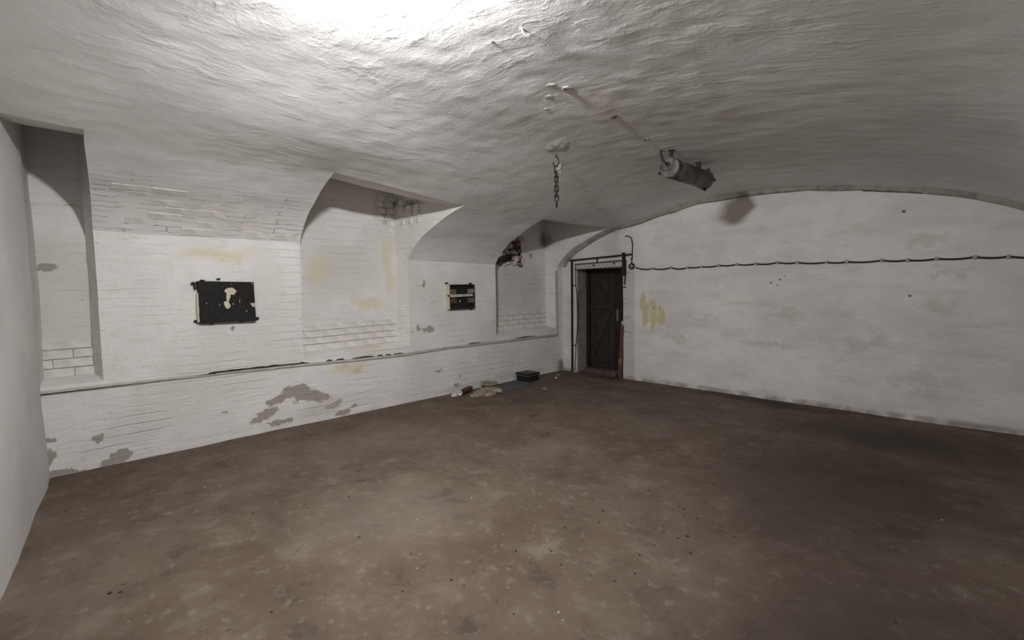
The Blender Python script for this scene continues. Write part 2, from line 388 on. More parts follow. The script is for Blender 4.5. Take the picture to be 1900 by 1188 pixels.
M_TRIM = simple('painted_wall_batten', (.50, .465, .425), .85, var=.25, scale=12, bump=.5, dist=.004)
M_TRIMW = simple('batten_pale_board', (.60, .57, .53), .8, var=.15, scale=12)
M_TRIMD = simple('bare_dark_wood_and_gap_shade', (.055, .042, .033), .9, var=.6, scale=25, bump=.6, dist=.006)
M_ARCH = simple('grey_arch_mortar', (.36, .33, .295), .92, var=.4, scale=10, bump=.8, dist=.01)
M_CABLE = simple('black_cable_sheath', (.025, .022, .021), .6, scale=30)
M_CLIP = simple('painted_cable_clip', (.42, .395, .375), .8, var=.3, scale=30)
M_CREAM = simple('cream_bare_plaster', (.62, .58, .45), .85, var=.2, scale=20)
M_DAB = simple('dark_mortar_dab', (.055, .048, .042), .95, var=.5, scale=40, bump=.8, dist=.006)

# ------------------------------------------------------------------ the room
def floor_z(x, y):
    p = Vector((x, y, 0))
    return noise.noise(p*.9)*.008 + noise.noise(p*4)*.003
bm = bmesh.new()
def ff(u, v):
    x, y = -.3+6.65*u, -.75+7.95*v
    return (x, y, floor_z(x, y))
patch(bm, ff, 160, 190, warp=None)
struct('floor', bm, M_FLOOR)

# plan of the three niches in the left wall: y of the side faces as functions of x
XT = 1.05; XB = -.25; SILL = .765
def n1r(x): return .40-.09*x/1.05 if x > 0 else .40+.16*x
def n2l(x): return 2.15-.045*x
def n2r(x): return 3.555+.12*x
def n3l(x): return 5.14-.04*x
def n3r(x): return 6.62+.07*x
def near_y(x): return .02 - (.125*x if x > 0 else 0)
def n1l(x): return near_y(x)-.06
NICHES = [(n1l, n1r), (n2l, n2r), (n3l, n3r)]
def soffit(x, y): 
    t = (XT-x)/(XT-XB)
    return zv(XT, y) + .29*t - .05*t*(1-t)*4*.5

HOLE = [(5.28, 1.95), (5.45, 1.87), (5.70, 1.885), (5.99, 1.875), (6.0, 2.05), (5.985, 2.2), (6.0, 2.37), (5.9, 2.36), (5.80, 2.33), (5.66, 2.27), (5.5, 2.2), (5.3, 2.1)]
def inside(poly, y, z):
    c = False; j = len(poly)-1
    for i in range(len(poly)):
        (a, b), (d, e) = poly[i], poly[j]
        if (b > z) != (e > z) and y < (d-a)*(z-b)/(e-b)+a: c = not c
        j = i
    return c
def in_hole(c): return inside(HOLE, c[1]+.02*noise.noise(Vector(c)*20), c[2]+.02*noise.noise(Vector(c)*17))

bm = bmesh.new()
S = .035
def seg(n): return max(2, int(n/S))
# face below the sills, and piers between niches
patch(bm, lambda u, v: (0, -.1+(L+.15)*v, -.05+(SILL+.05)*u), seg(.85), seg(L))
for y0, y1 in ((n1r, n2l), (n2r, n3l), (n3r, lambda x: L+.05)):
    patch(bm, lambda u, v: (0, y0(0)+(y1(0)-y0(0))*v, SILL+(zv(0, y0(0)+(y1(0)-y0(0))*v)-SILL)*u), seg(1.2), seg(y1(0)-y0(0)))
for k, (a, b) in enumerate(NICHES):
    def yy(x, v): return a(x)+(b(x)-a(x))*v
    nv = seg(b(0)-a(0))
    patch(bm, lambda u, v: (XB*u, yy(XB*u, v), SILL+.045*u**.7), 8, nv)                                    # sill
    patch(bm, lambda u, v: (XB, yy(XB, v), SILL-.05+(soffit(XB, yy(XB, v))-SILL+.06)*u), seg(2.0)+16, nv, skip=in_hole if k == 2 else None)
    patch(bm, lambda u, v: (XB+(XT-XB)*u, yy(XB+(XT-XB)*u, v), soffit(XB+(XT-XB)*u, yy(XB+(XT-XB)*u, v))), seg(1.3), nv)
    for e in ((b,) if k == 0 else (a, b)):
        patch(bm, lambda u, v: (XB*u, e(XB*u), SILL+(soffit(XB*u, e(XB*u))-SILL)*v), 8, seg(1.8))
        patch(bm, lambda u, v: (XT*u, e(XT*u), zv(XT*u, e(XT*u))+(soffit(XT*u, e(XT*u))-zv(XT*u, e(XT*u)))*v), seg(1.05), 16)
wall_left = struct('wall_left', bm, M_LEFT)

# vault
bm = bmesh.new()
Sc = .032
def strip(x0, x1, ya, yb):
    nx = max(3, int((x1-x0)/Sc)); ny = max(3, int(abs(yb(x0)-ya(x0))/Sc))
    def f(u, v):
        x = x0+(x1-x0)*u; y = ya(x)+(yb(x)-ya(x))*v
        return (x, y, zv(x, y))
    patch(bm, f, nx, ny, warp=lambda p: Wc(p) if p[0] > XT-.001 or True else W(p))
strip(0, XT, n1r, n2l); strip(0, XT, n2r, n3l); strip(0, XT, n3r, lambda x: L+.04)
strip(XT, 6.32, lambda x: -1.0, lambda x: L+.04)
ceiling = struct('ceiling', bm, M_VAULT)

# near wall (its corner with the left wall is rounded off), far end wall with the doorway, right wall
bm = bmesh.new()
def nw(u, v):
    s = u*6.7; x = -.28+s
    return (x, near_y(x) if x > .25 else near_y(.25)+.051*((.25-x)/.53)**2*1.0, -.05+3.3*v)
patch(bm, nw, 130, 70)
struct('wall_near', bm, M_NEAR)

DX0, DX1, DZT = .305, 1.25, 1.805
bm = bmesh.new()
def zt(x): return zv(max(x, 0), L)+.05
patch(bm, lambda u, v: (-.05+(DX0+.05)*u, L, -.05+(DZT+.05)*v), seg(.35), seg(1.85))
patch(bm, lambda u, v: (DX1+(6.32-DX1)*u, L, -.05+(DZT+.05)*v), seg(5), seg(1.85))
def top(u, v):
    x = -.05+6.37*u; return (x, L, DZT+max(0, zt(x)-DZT)*v)
patch(bm, top, seg(6.37), seg(.95))
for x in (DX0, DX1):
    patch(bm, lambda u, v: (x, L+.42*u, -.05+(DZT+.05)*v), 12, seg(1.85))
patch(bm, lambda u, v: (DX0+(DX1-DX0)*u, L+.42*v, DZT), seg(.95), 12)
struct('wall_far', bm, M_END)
bm = bmesh.new()
patch(bm, lambda u, v: (6.3, -1.0+(L+1.1)*u, -.05+2.3*v), 120, 45)
struct('wall_right', bm, M_NEAR)

# plaster lip that follows the arch on the far wall
bm = bmesh.new()
N = 130; rows = []
for i in range(N+1):
    x = 0.02+6.2*i/N; z = zv(x, L); dz = (zv(x+.02, L)-zv(x-.02, L))/.04
    nrm = Vector((dz, 0, -1)).normalized()
    jj = noise.noise(Vector((x*3, 1, 2)))*.012
    wv_ = .055+jj
    p0 = Vector((x, L-.002, z)); rows.append([W(p0+Vector((0, -.030-jj*.4, 0))-nrm*.01), W(p0+Vector((0, -.030-jj*.4, 0))+nrm*wv_*.9), W(p0+Vector((0, -.018, 0))+nrm*wv_), W(p0+Vector((0, .02, 0))+nrm*wv_)])
vr = [[bm.verts.new(p) for p in r] for r in rows]
for a, b in zip(vr, vr[1:]):
    for k in range(3): bm.faces.new((a[k], a[k+1], b[k+1], b[k]))
trim_arch = struct('trim_2', bm, M_ARCH)
for i0, i1, k, rad in ((6, 30, 0, .005), (24, 46, 2, .006), (44, 74, 0, .006), (76, 128, 0, .008), (92, 104, 2, .009), (52, 80, 2, .004)):      # open cracks along the lip
    bm = bmesh.new(); tube(bm, [rows[i][k]+Vector((0, -.002, .012 if k == 0 else 0)) for i in range(i0, i1)], [rad*(.5+.5*abs(noise.noise(Vector((i*.31, k, 3))))*2) for i in range(i0, i1)], 5)
    link('crack_line', bm, M_TRIMD, trim_arch)

# ------------------------------------------------------------------ bricks that show through the whitewash
def brick_mesh(name, s, seed):
    b = bmesh.new(); random.seed(seed)
    box(b, (0, 0, 0), s, None, .0035, 1, .0012)
    me = bpy.data.meshes.new(name); b.to_mesh(me); b.free(); me.materials.append(M_BRICKW)
    for p in me.polygons: p.use_smooth = False
    return me
BR = [brick_mesh('brick', (.03, .262, .073), i) for i in range(4)]
BH = [brick_mesh('brick', (.03, .128, .073), 10+i) for i in range(3)]
random.seed(21)
def put_brick(parent, me, loc, rot=(0, 0, 0)):
    o = bpy.data.objects.new('brick', me); COL.objects.link(o); o.parent = parent
    o.location = loc; o.rotation_euler = rot; return o
for k, (a, b, nrow) in enumerate(((n1l, n1r, 4), (n2l, n2r, 4), (n3l, n3r, 4))):     # courses filling the foot of each niche
    for r in range(nrow):
        z = .845+.0805*r
        y = a(XB)-(.13 if r % 2 else 0)
        xo = XB+.001+.006*(nrow-1-r)/3
        while y < b(XB)-.02:
            y0 = max(y, a(XB)); y1 = min(y+.263, b(XB)+.01)
            if y1-y0 > .18:
                put_brick(wall_left, random.choice(BR), W((xo+random.uniform(-.002, .002), (y0+y1)/2, z+random.uniform(-.001, .001))))
            elif y1-y0 > .08:
                put_brick(wall_left, random.choice(BH), W((xo, (y0+y1)/2, z)))
            y += .263
# springing of the vault: bricks laid lengthwise, half buried in paint
def vault_brick(x, y, proud, me):
    z = zv(x, y); dz = (zv(x+.02, y)-zv(x-.02, y))/.04
    ang = math.atan2(dz, 1)                     # surface tangent in xz
    n = Vector((math.sin(ang), 0, -math.cos(ang)))
    p = Wc((x, y, z)) + n*(proud-.015)
    # brick mesh: x is thickness, y length, z height -> thickness along the normal
    return put_brick(ceiling, me, p, (0, math.pi/2+0-ang+math.pi, 0)) if False else put_brick(ceiling, me, p, (random.uniform(-.02, .02), math.atan2(-n.z, n.x)+random.uniform(-.05, .05), random.uniform(-.03, .03)))
def spring_rows(y0, y1, xs, prob, lo, hi):
    for r, x in enumerate(xs):
        y = y0+(.14 if r % 2 else .02)
        while y+.13 < y1:
            if random.random() < prob: vault_brick(x, y+.13, random.uniform(lo, hi), random.choice(BR))
            y += .272
spring_rows(.48, 2.08, (.035, .085, .135, .195, .262, .335, .41, .49), .75, -.007, .006)
spring_rows(3.68, 5.12, (.05, .11, .18, .25), .38, -.010, .002)
# cracked brickwork at the top right of the middle niche
for r in range(7):
    z = 2.30+.083*r
    for y in (3.30, 3.445):
        if random.random() < .85 and z < 2.72:
            put_brick(wall_left, random.choice(BH), (XB-.006+random.uniform(0, .006), y+(.03 if r % 2 else 0), z))
for r in range(4):
    for x in (-.10, .05, .20):
        z = 2.40+.083*r
        if random.random() < .7 and z < soffit(x, 3.58)-.06 and z > zv(max(x, 0), 3.58)+.08:
            put_brick(wall_left, random.choice(BH), (x, n2r(x)+.006, z), (0, 0, math.pi/2-.12))

# broken hole in the last niche: cavity, rubble bricks and flakes of plaster
bm = bmesh.new()
def cav(u, v):
    a = 2*math.pi*u; cy, cz = 5.66, 2.10
    rr = 1-.55*v*v
    y = cy+(.44*math.cos(a))*rr; z = cz+(.32*math.sin(a))*rr
    return (XB-.004-.16*v+.03*noise.noise(Vector((a*2, v*3, 1))), y, z)
patch(bm, cav, 36, 10, warp=None)
box(bm, (XB-.20, 5.66, 2.10), (.04, .9, .75))
link('cavity', bm, M_RAW, wall_left)
random.seed(5)
frag = [(5.46, 1.905, .13, .05), (5.62, 1.90, .15, .04), (5.80, 1.905, .16, .045), (5.93, 1.90, .10, .04), (5.50, 2.06, .15, .045), (5.66, 2.10, .12, .04), (5.80, 2.10, .13, .045), (5.93, 2.12, .09, .05),
        (5.56, 2.17, .10, .045), (5.70, 2.21, .08, .055), (5.86, 2.00, .12, .06), (5.93, 2.24, .09, .05), (5.83, 2.32, .10, .04), (5.95, 2.33, .07, .04), (5.92, 1.98, .08, .05)]
for i, (y, z, wy, hz) in enumerate(frag):
    bm = bmesh.new()
    lump(bm, (XB+(.006 if i in (4, 8, 9, 1, 6, 13, 10) else -.02)-.02*random.random(), y, z), (.060, wy*.62, hz*.85), 2, .34, 5.0, i, Matrix.Rotation(random.uniform(-.35, .35), 4, 'X').to_euler())
    link('brick_fragment', bm, M_RAW2 if i in (4, 5, 8, 9, 1, 6, 13, 2, 12, 10) else M_RAW, wall_left)

# ------------------------------------------------------------------ batten along the left wall
BY = [-.03, .63, 1.26, 1.88, 2.62, 3.17, 3.53, 4.16, 5.34, 5.91, 6.625]; BZ = [.708, .706, .700, .690, .680, .664, .660, .672, .669, .664, .652]
def bz(y): return lerp(BY, BZ, y)
bm = bmesh.new()
n = 120; rows = []
for i in range(n+1):
    y = -.03+6.655*i/n; z = bz(y)+.004*noise.noise(Vector((y*2.5, 0, 0)))
    hh = lerp([0, .7, 1.2, 2.2, 3, 6.6], [.010, .008, .014, .024, .028, .034], y)
    x0 = lerp([0, .9, 1.3, 2.2, 6.6], [.014, .014, .014, .018, .020], y)
    base = W((0, y, z))-Vector((0, y, z))
    rows.append([Vector(p)+base for p in ((-.02, y, z+hh/2), (x0, y, z+hh/2), (x0+.003, y, z-hh/2), (-.02, y, z-hh/2-.004))])
vr = [[bm.verts.new(p) for p in r] for r in rows]
for a, b in zip(vr, vr[1:]):
    for k in range(4): bm.faces.new((a[k], b[k], b[(k+1) % 4], a[(k+1) % 4]))
bm.faces.new(vr[0]); bm.faces.new(vr[-1][::-1])
trim = struct('trim_1', bm, M_TRIM, False)
bm = bmesh.new(); bar(bm, (.016, -.02, .726), (.004, .98, .716), .040, .020, .002); link('loose_board', bm, M_TRIMW, trim)
random.seed(9)
for y0, y1 in ((1.20, 1.62), (1.55, 2.08), (2.0, 2.2), (2.40, 2.47), (2.52, 2.62), (2.72, 3.02), (3.06, 3.14), (3.18, 3.26), (3.30, 3.44), (4.55, 4.80), (5.55, 6.05)):   # bare dark wood in the gap above the batten
    bm = bmesh.new(); m_ = 8; ps = [[], []]
    for i in range(m_+1):
        y = y0+(y1-y0)*i/m_; e = math.sin(math.pi*i/m_)**.5
        b0 = W((0, y, bz(y)))
        zz = b0.z+.014+.005*random.random(); h = (.006+.012*random.random())*e+.002
        ps[0].append(bm.verts.new((b0.x+.013, y, zz-.004))); ps[1].append(bm.verts.new((b0.x+.009, y, zz+h)))
    back = [[bm.verts.new(v.co+Vector((-.02, 0, 0))) for v in r] for r in ps]
    for i in range(m_):
        bm.faces.new((ps[0][i], ps[0][i+1], ps[1][i+1], ps[1][i])); bm.faces.new((ps[1][i], ps[1][i+1], back[1][i+1], back[1][i])); bm.faces.new((ps[0][i+1], ps[0][i], back[0][i], back[0][i+1]))
    link('bare_wood_strip', bm, M_TRIMD, trim)
for (y0, z0), (y1, z1), th in (((-.02, .711), (.68, .7095), .010), ((.66, .7085), (1.26, .707), .005)):  # dark strips stand in for the shaded gap and crack under the board
    bm = bmesh.new(); bar(bm, W((.006, y0, z0)), W((.006, y1, z1)), .022, th); link('dark_gap_strip', bm, M_TRIMD, trim)
bm = bmesh.new(); bar(bm, (.004, 6.612, .655), (.004, 6.60, 1.79), .032, .03, .004); link('upright_batten', bm, M_TRIM, trim)

# ------------------------------------------------------------------ floodlight above the picture (the room's only lamp)
q = LAMP_AIM.to_track_quat('-Z', 'Y').to_matrix().to_4x4(); q.translation = LAMP_POS
fl = thing('flood_lamp', 'long oval bulkhead lamp with a glass cover fixed under the vault beside the near wall', 'lamp', (0, 0, 0))
bm = bmesh.new()
lathe(bm, [(.0001, .035), (.055, .035), (.074, .020), (.074, .001), (.067, -.001), (.0001, -.001)], 28, q @ Matrix.Scale(2.6, 4, (1, 0, 0)) @ Matrix.Scale(.65, 4, (0, 1, 0)))
link('housing', bm, M_IRON, fl, True)
t = NT('glowing_lamp_panel'); t.set(t.b.inputs['Emission Color'], (*LAMP_COLOR, 1)); t.b.inputs['Emission Strength'].default_value = LAMP_STRENGTH; t.out((.8, .8, .8), .5)
bm = bmesh.new(); lathe(bm, [(.066, .0), (.065, -.014), (.058, -.034), (.042, -.050), (.022, -.059), (.0001, -.062)], 28, q @ Matrix.Scale(2.6, 4, (1, 0, 0)) @ Matrix.Scale(.65, 4, (0, 1, 0)))
link('light_dome', bm, t.m, fl)
bm = bmesh.new(); a = q @ Vector((0, 0, .02)); bar(bm, a, (a.x, a.y, zv(a.x, a.y)+.01), .02, .02, .002); link('bracket', bm, M_IRON, fl)

# ------------------------------------------------------------------ black board on the left pier
def plate(bm, poly, x0, x1):            # polygon in (y, z), extruded along x
    A = [bm.verts.new((x0, y, z)) for y, z in poly]; B = [bm.verts.new((x1, y, z)) for y, z in poly]
    bm.faces.new(B); bm.faces.new(A[::-1])
    for i in range(len(poly)): j = (i+1) % len(poly); bm.faces.new((A[i], A[j], B[j], B[i]))
bb = thing('black_board', 'wide black painted board with a cream flaked patch, left of the middle niche', 'board', (.0, 1.39, 1.42))
def L2(o): o.matrix_parent_inverse = Matrix.Translation(-o.parent.location) if o.parent else Matrix(); return o
def part(name, bm, mat, par, smooth=False): return L2(link(name, bm, mat, par, smooth))
random.seed(3)
def ragged(pts, n=9, amp=.0016):
    out = []
    for (a, b), (c, d) in zip(pts, pts[1:]+pts[:1]):
        for i in range(n):
            f = i/n; k = 0 if i == 0 else 1
            out.append((a+(c-a)*f+random.uniform(-amp, amp)*k, b+(d-b)*f+random.uniform(-amp, amp)*k))
    return out
bm = bmesh.new(); plate(bm, ragged([(1.140, 1.222), (1.648, 1.214), (1.643, 1.622), (1.140, 1.632)]), .010, .055); part('panel', bm, M_BLACK, bb)
bm = bmesh.new(); plate(bm, ragged([(1.122, 1.235), (1.141, 1.235), (1.141, 1.52), (1.128, 1.50)], 5), .010, .053); part('side_edge', bm, M_CREAM, bb)['label'] = 'cream bare plaster edge'
FL = [(1.368, 1.54), (1.394, 1.561), (1.443, 1.566), (1.479, 1.53), (1.454, 1.494), (1.42, 1.495), (1.416, 1.465), (1.399, 1.422), (1.419, 1.385), (1.403, 1.358), (1.383, 1.354), (1.367, 1.374), (1.357, 1.412), (1.36, 1.428), (1.382, 1.428), (1.382, 1.477), (1.386, 1.51), (1.37, 1.526)]
bm = bmesh.new(); plate(bm, FL, .050, .0575); part('flaked_patch', bm, M_CREAM, bb)['label'] = 'cream flaked patch shaped like a question mark'
for pl in ([(1.597, 1.401), (1.645, 1.405), (1.645, 1.362), (1.622, 1.363)], [(1.434, 1.407), (1.444, 1.410), (1.448, 1.396), (1.440, 1.392)], [(1.43, 1.605), (1.438, 1.607), (1.437, 1.597)], [(1.617, 1.612), (1.63, 1.614), (1.626, 1.598)], [(1.315, 1.41), (1.322, 1.40), (1.318, 1.383)], [(1.56, 1.34), (1.567, 1.32), (1.559, 1.31)], [(1.20, 1.425), (1.21, 1.418), (1.206, 1.408)], [(1.50, 1.45), (1.507, 1.43), (1.5, 1.405)]):
    bm = bmesh.new(); plate(bm, pl, .050, .0568); part('paint_chip', bm, M_TRIM, bb)
for i, (y, z, a, b) in enumerate(((1.115, 1.61, .022, .016), (1.125, 1.57, .014, .02), (1.14, 1.245, .045, .018), (1.20, 1.228, .05, .012), (1.245, 1.222, .022, .016), (1.66, 1.24, .03, .016), (1.645, 1.27, .014, .016), (1.52, 1.215, .03, .008), (1.19, 1.64, .022, .008), (1.33, 1.655, .02, .006))):
    bm = bmesh.new(); lump(bm, (.022, y, z), (.022, a, b), 2, .3, 4, i+40); part('mortar_dab', bm, M_DAB, bb)
# ------------------------------------------------------------------ small fuse box
fb = thing('fuse_box', 'small black open box with a pale crossbar, right of the middle niche', 'box', (0, 4.43, 1.40))
bm = bmesh.new(); box(bm, (.012, 4.43, 1.392), (.02, .46, .355), None, .002); part('backboard', bm, M_BLACK, fb)
M_FR = simple('black_box_frame', (.02, .018, .016), .7, scale=30, alt=(.05, .045, .038))
for nm, c, s in (('top_rail', (.028, 4.43, 1.562), (.056, .46, .016)), ('bottom_rail', (.028, 4.43, 1.222), (.056, .46, .016)), ('right_rail', (.028, 4.655, 1.392), (.056, .016, .33))):
    bm = bmesh.new(); box(bm, c, s, None, .003); part(nm, bm, M_FR, fb)
for z0, z1 in ((1.42, 1.575), (1.215, 1.40)):
    bm = bmesh.new(); box(bm, (.026, 4.188, (z0+z1)/2), (.060, .030, z1-z0), None, .006, 1, .004); part('left_jamb', bm, M_CREAM, fb)['label'] = 'crumbling cream plaster edge'
bm = bmesh.new(); box(bm, (.045, 4.415, 1.412), (.03, .40, .034), None, .003, 1, .001); part('crossbar', bm, M_TRIM, fb)['label'] = 'pale crossbar'
bm = bmesh.new(); bar(bm, (.058, 4.22, 1.392), (.058, 4.63, 1.402), .006, .006); part('crossbar_wire', bm, M_TRIMW, fb)
M_BLK = simple('brown_wooden_block', (.16, .115, .085), .85, scale=24); M_BLK2 = simple('red_brown_block', (.11, .055, .042), .85, scale=24)
M_BLK3 = simple('grey_block', (.22, .205, .19), .85, scale=24)
for c, s, m in (((.035, 4.265, 1.463), (.05, .10, .072), M_BLK), ((.035, 4.60, 1.470), (.05, .105, .07), M_BLK3), ((.035, 4.27, 1.338), (.05, .11, .075), M_BLK2), ((.035, 4.60, 1.337), (.05, .10, .075), M_BLK)):
    bm = bmesh.new(); box(bm, c, s, None, .012, 2, .002); part('terminal_block', bm, m, fb)
bm = bmesh.new(); lump(bm, (.03, 4.40, 1.325), (.014, .012, .022), 1, .2); part('knob', bm, M_STEEL, fb)
for i, (y, z) in enumerate(((4.165, 1.592), (4.60, 1.583), (4.60, 1.208), (4.64, 1.222))):
    bm = bmesh.new(); lump(bm, (.03, y, z), (.025, .026, .011), 2, .3, 4, i); part('mortar_dab', bm, M_DAB, fb)

# ------------------------------------------------------------------ doorway: recessed door and the bare gate frame in front of it
YD = L+.345
d1 = bpy.data.objects.new('door_1', None); COL.objects.link(d1); d1.location = (.78, YD, 0); d1['kind'] = 'structure'
def dpart(name, boxes, mat, bev=.004, par=None):
    bm = bmesh.new()
    for bx_ in boxes: box(bm, bx_[0], bx_[1], bx_[2] if len(bx_) > 2 else None, bev)
    o = link(name, bm, mat, None); o.parent = par or d1
    o.matrix_parent_inverse = Matrix.Translation(-d1.location); return o
dpart('frame_post', [((.335, YD-.02, .89), (.06, .09, 1.80))], M_DOOR2)
dpart('frame_post', [((1.225, YD-.02, .89), (.05, .09, 1.80))], M_DOOR2)
dpart('frame_head', [((.78, YD-.02, 1.765), (.84, .09, .07))], M_DOOR2)
for i in range(4): dpart('plank', [((.425+.129*i, YD+.005+.003*(i % 2), .90), (.124, .025, 1.70))], M_DOOR)
dpart('stile', [((.965, YD-.005, .90), (.19, .035, 1.70))], M_DOOR2)
dpart('plank', [((1.13, YD+.005, .90), (.13, .025, 1.70))], M_DOOR2)
dpart('rail', [((.62, YD-.02, 1.15), (.50, .022, .10))], M_DOOR)
dpart('rail', [((.62, YD-.02, .22), (.50, .022, .11))], M_DOOR)
dpart('brace', [((.60, YD-.02, .685), (.09, .02, .95), Matrix.Rotation(.42, 4, 'Y').to_euler())], M_DOOR)
dpart('brace', [((.55, YD-.02, 1.45), (.08, .02, .68), Matrix.Rotation(-.50, 4, 'Y').to_euler())], M_DOOR)
hp = dpart('handle_plate', [((.935, YD-.027, 1.01), (.036, .008, .20))], M_STEEL, .002)
bm = bmesh.new(); tube(bm, [(.935, YD-.03, 1.055), (.935, YD-.075, 1.055), (.92, YD-.08, 1.055), (.85, YD-.08, 1.052)], .008)
o = link('handle_lever', bm, M_STEEL, None, True); o.parent = hp; o.matrix_parent_inverse = Matrix.Translation(-d1.location)
dpart('threshold', [((.80, L+.22, .025), (.90, .16, .07))], simple('purple_brown_threshold', (.12, .085, .078), .85, scale=16))

lb = thing('timber_post', 'short worn reddish timber post standing at the right side of the doorway', 'post', (1.2, L+.03, 0))
bm = bmesh.new(); bar(bm, (1.175, L+.035, .0), (1.232, L+.03, .88), .055, .075, .006); part('post', bm, M_RED, lb)
bm = bmesh.new(); lump(bm, (1.234, L+.02, .90), (.022, .03, .045), 2, .25); part('splintered_tip', bm, M_TRIM, lb)['label'] = 'pale splintered tip'
bm = bmesh.new(); lump(bm, (1.19, L+.0, .27), (.03, .03, .07), 2, .2, 3, 5); part('paint_patch', bm, simple('ochre_patch', (.24, .17, .11), .85), lb)
st = thing('stone_block', 'small dark rubble block at the foot of the doorway, below the reddish post', 'stone', (1.12, L-.02, 0))
bm = bmesh.new(); lump(bm, (1.07, L-.01, .05), (.05, .05, .07), 2, .2, 3, 8); part('stone', bm, simple('dark_rubble', (.12, .10, .085), .9), st)

g = thing('gate_frame', 'rusty black iron gate frame with a strip of wire mesh, around the doorway', 'gate', (.78, L-.03, 0))
yg = L-.035
bm = bmesh.new(); bar(bm, (.233, yg, .0), (.236, yg, 1.965), .030, .028, .002); part('left_post', bm, M_IRON, g)
bm = bmesh.new(); bar(bm, (.195, yg, 1.962), (1.425, yg-.01, 2.005), .028, .026, .002); part('top_bar', bm, M_IRON, g)
bm = bmesh.new(); bar(bm, (.236, yg, 1.948), (.20, L+.01, 1.975), .02, .018, .002); part('wall_tie', bm, M_IRON, g)
bm = bmesh.new(); bar(bm, (.305, yg, 1.892), (1.27, yg, 1.918), .013, .013, .001); part('mesh_rail', bm, M_IRON, g)
bm = bmesh.new(); bar(bm, (.765, yg, 1.90), (.765, yg, 1.975), .016, .016, .001); part('stub', bm, M_IRON, g)
bm = bmesh.new(); bar(bm, (.305, yg, 1.798), (1.27, yg, 1.815), .012, .012, .001); part('mesh_rail', bm, M_IRON, g)
M_MESH = simple('dusty_wire_mesh', (.20, .18, .165), .8, .3, scale=30)
bm = bmesh.new()                                                   # diamonds of thin wire
k = -2
pw = .075
while k*pw < 1.0:
    for s in (1, -1):
        x0 = .31+k*pw; x1 = x0+.095
        a, b = (x0, 1.80), (x1, 1.90)
        if s < 0: a, b = (x0, 1.90), (x1, 1.80)
        def clip(p, q_):
            (ax, az), (bx_, bz_) = p, q_
            if ax < .31: t_ = (.31-ax)/(bx_-ax); ax, az = .31, az+(bz_-az)*t_
            if bx_ > 1.262: t_ = (1.262-ax)/(bx_-ax); bx_, bz_ = 1.262, az+(bz_-az)*t_
            return (ax, az), (bx_, bz_)
        if b[0] > .32 and a[0] < 1.25:
            (ax, az), (bx2, bz2) = clip(a, b)
            tube(bm, [(ax, yg+s*.002, az+.015*(ax-.3)), (bx2, yg+s*.002, bz2+.02*(bx2-.3))], .0028, 5)
    k += 1
o = part('wire_mesh', bm, M_MESH, g)
for x, z in ((.70, 1.862), (1.10, 1.885)):
    bm = bmesh.new(); lump(bm, (x, yg-.006, z), (.018, .008, .016), 1, .2); part('mesh_knot', bm, M_IRON, g)
bm = bmesh.new(); bar(bm, (1.282, yg-.005, 1.68), (1.278, yg-.005, 2.04), .052, .035, .002); part('right_post', bm, M_IRON, g)
bm = bmesh.new(); tube(bm, [(1.318, yg-.01, 1.93), (1.316, yg-.01, 1.70), (1.30, yg-.01, 1.56), (1.296, yg-.01, 1.53)], .009, 6); part('hanging_rod', bm, M_IRON, g)
bm = bmesh.new(); tube(bm, [(1.252, yg, 1.80), (1.252, yg, 1.55), (1.249, yg, 1.2)], .007, 6); tube(bm, [(1.262, yg, 1.49), (1.32, yg-.01, 1.495)], .006, 6); part('latch_rod', bm, M_IRON, g)
wp = [(.312, yg, 1.90), (.314, yg, 1.70), (.316, yg, 1.53), (.334, yg, 1.42), (.352, yg, 1.25), (.360, yg, 1.0), (.350, yg, .80), (.330, yg, .60), (.315, yg, .48), (.300, yg, .25), (.290, yg, .03)]
bm = bmesh.new(); tube(bm, wp, .006, 6); part('bent_wire', bm, M_IRON, g)
for z in (1.53, .48):
    bm = bmesh.new(); bar(bm, (.236, yg, z), (.316, yg, z), .012, .010); part('wire_tie', bm, M_IRON, g)

# ------------------------------------------------------------------ surface cable on the far wall
pts = [(1.478, 1.800), (1.776, 1.772), (2.066, 1.772), (2.325, 1.764), (2.532, 1.770), (2.768, 1.780), (3.014, 1.786), (3.255, 1.780), (3.521, 1.786), (3.749, 1.776), (4.067, 1.770), (4.268, 1.764), (4.603, 1.766), (4.825, 1.762), (5.061, 1.766), (5.351, 1.768), (5.59, 1.758), (5.95, 1.735)]
cb = thing('wall_cable', 'black cable sagging between clips along the far wall, right of the door', 'cable', (1.42, L-.02, 1.8))
path = [(1.43, 1.812)]
for i, ((a, z0), (b, z1)) in enumerate(zip([(1.43, 1.812)]+pts[:-1], pts)):
    sag = (.022 if b < 2.4 else .013)*min(1, (b-a)/.25)
    for k in range(1, 7): f = k/6; path.append((a+(b-a)*f, z0+(z1-z0)*f-sag*4*f*(1-f)))
P3 = []
for x, z in path:
    p = W((x, L, z)); P3.append((p.x, p.y-.009, p.z))
bm = bmesh.new(); tube(bm, P3, .0105, 7); part('sheath', bm, M_CABLE, cb, True)
bm = bmesh.new(); rp = [(1.415, 1.85), (1.415, 1.92), (1.424, 1.97), (1.418, 2.06), (1.424, 2.14), (1.418, 2.20), (1.40, 2.265), (1.35, 2.295), (1.285, 2.302)]
tube(bm, [(W((x, L, z)).x, W((x, L, z)).y-.008, z) for x, z in rp], .0085, 6); part('riser', bm, M_CABLE, cb, True)
bm = bmesh.new(); lump(bm, (1.416, L-.02, 1.94), (.022, .015, .016), 1, .2); part('riser_knot', bm, M_CABLE, cb)
bm = bmesh.new(); lump(bm, (1.42, L-.016, 2.20), (.016, .013, .014), 1, .2); part('riser_knot', bm, M_CABLE, cb)
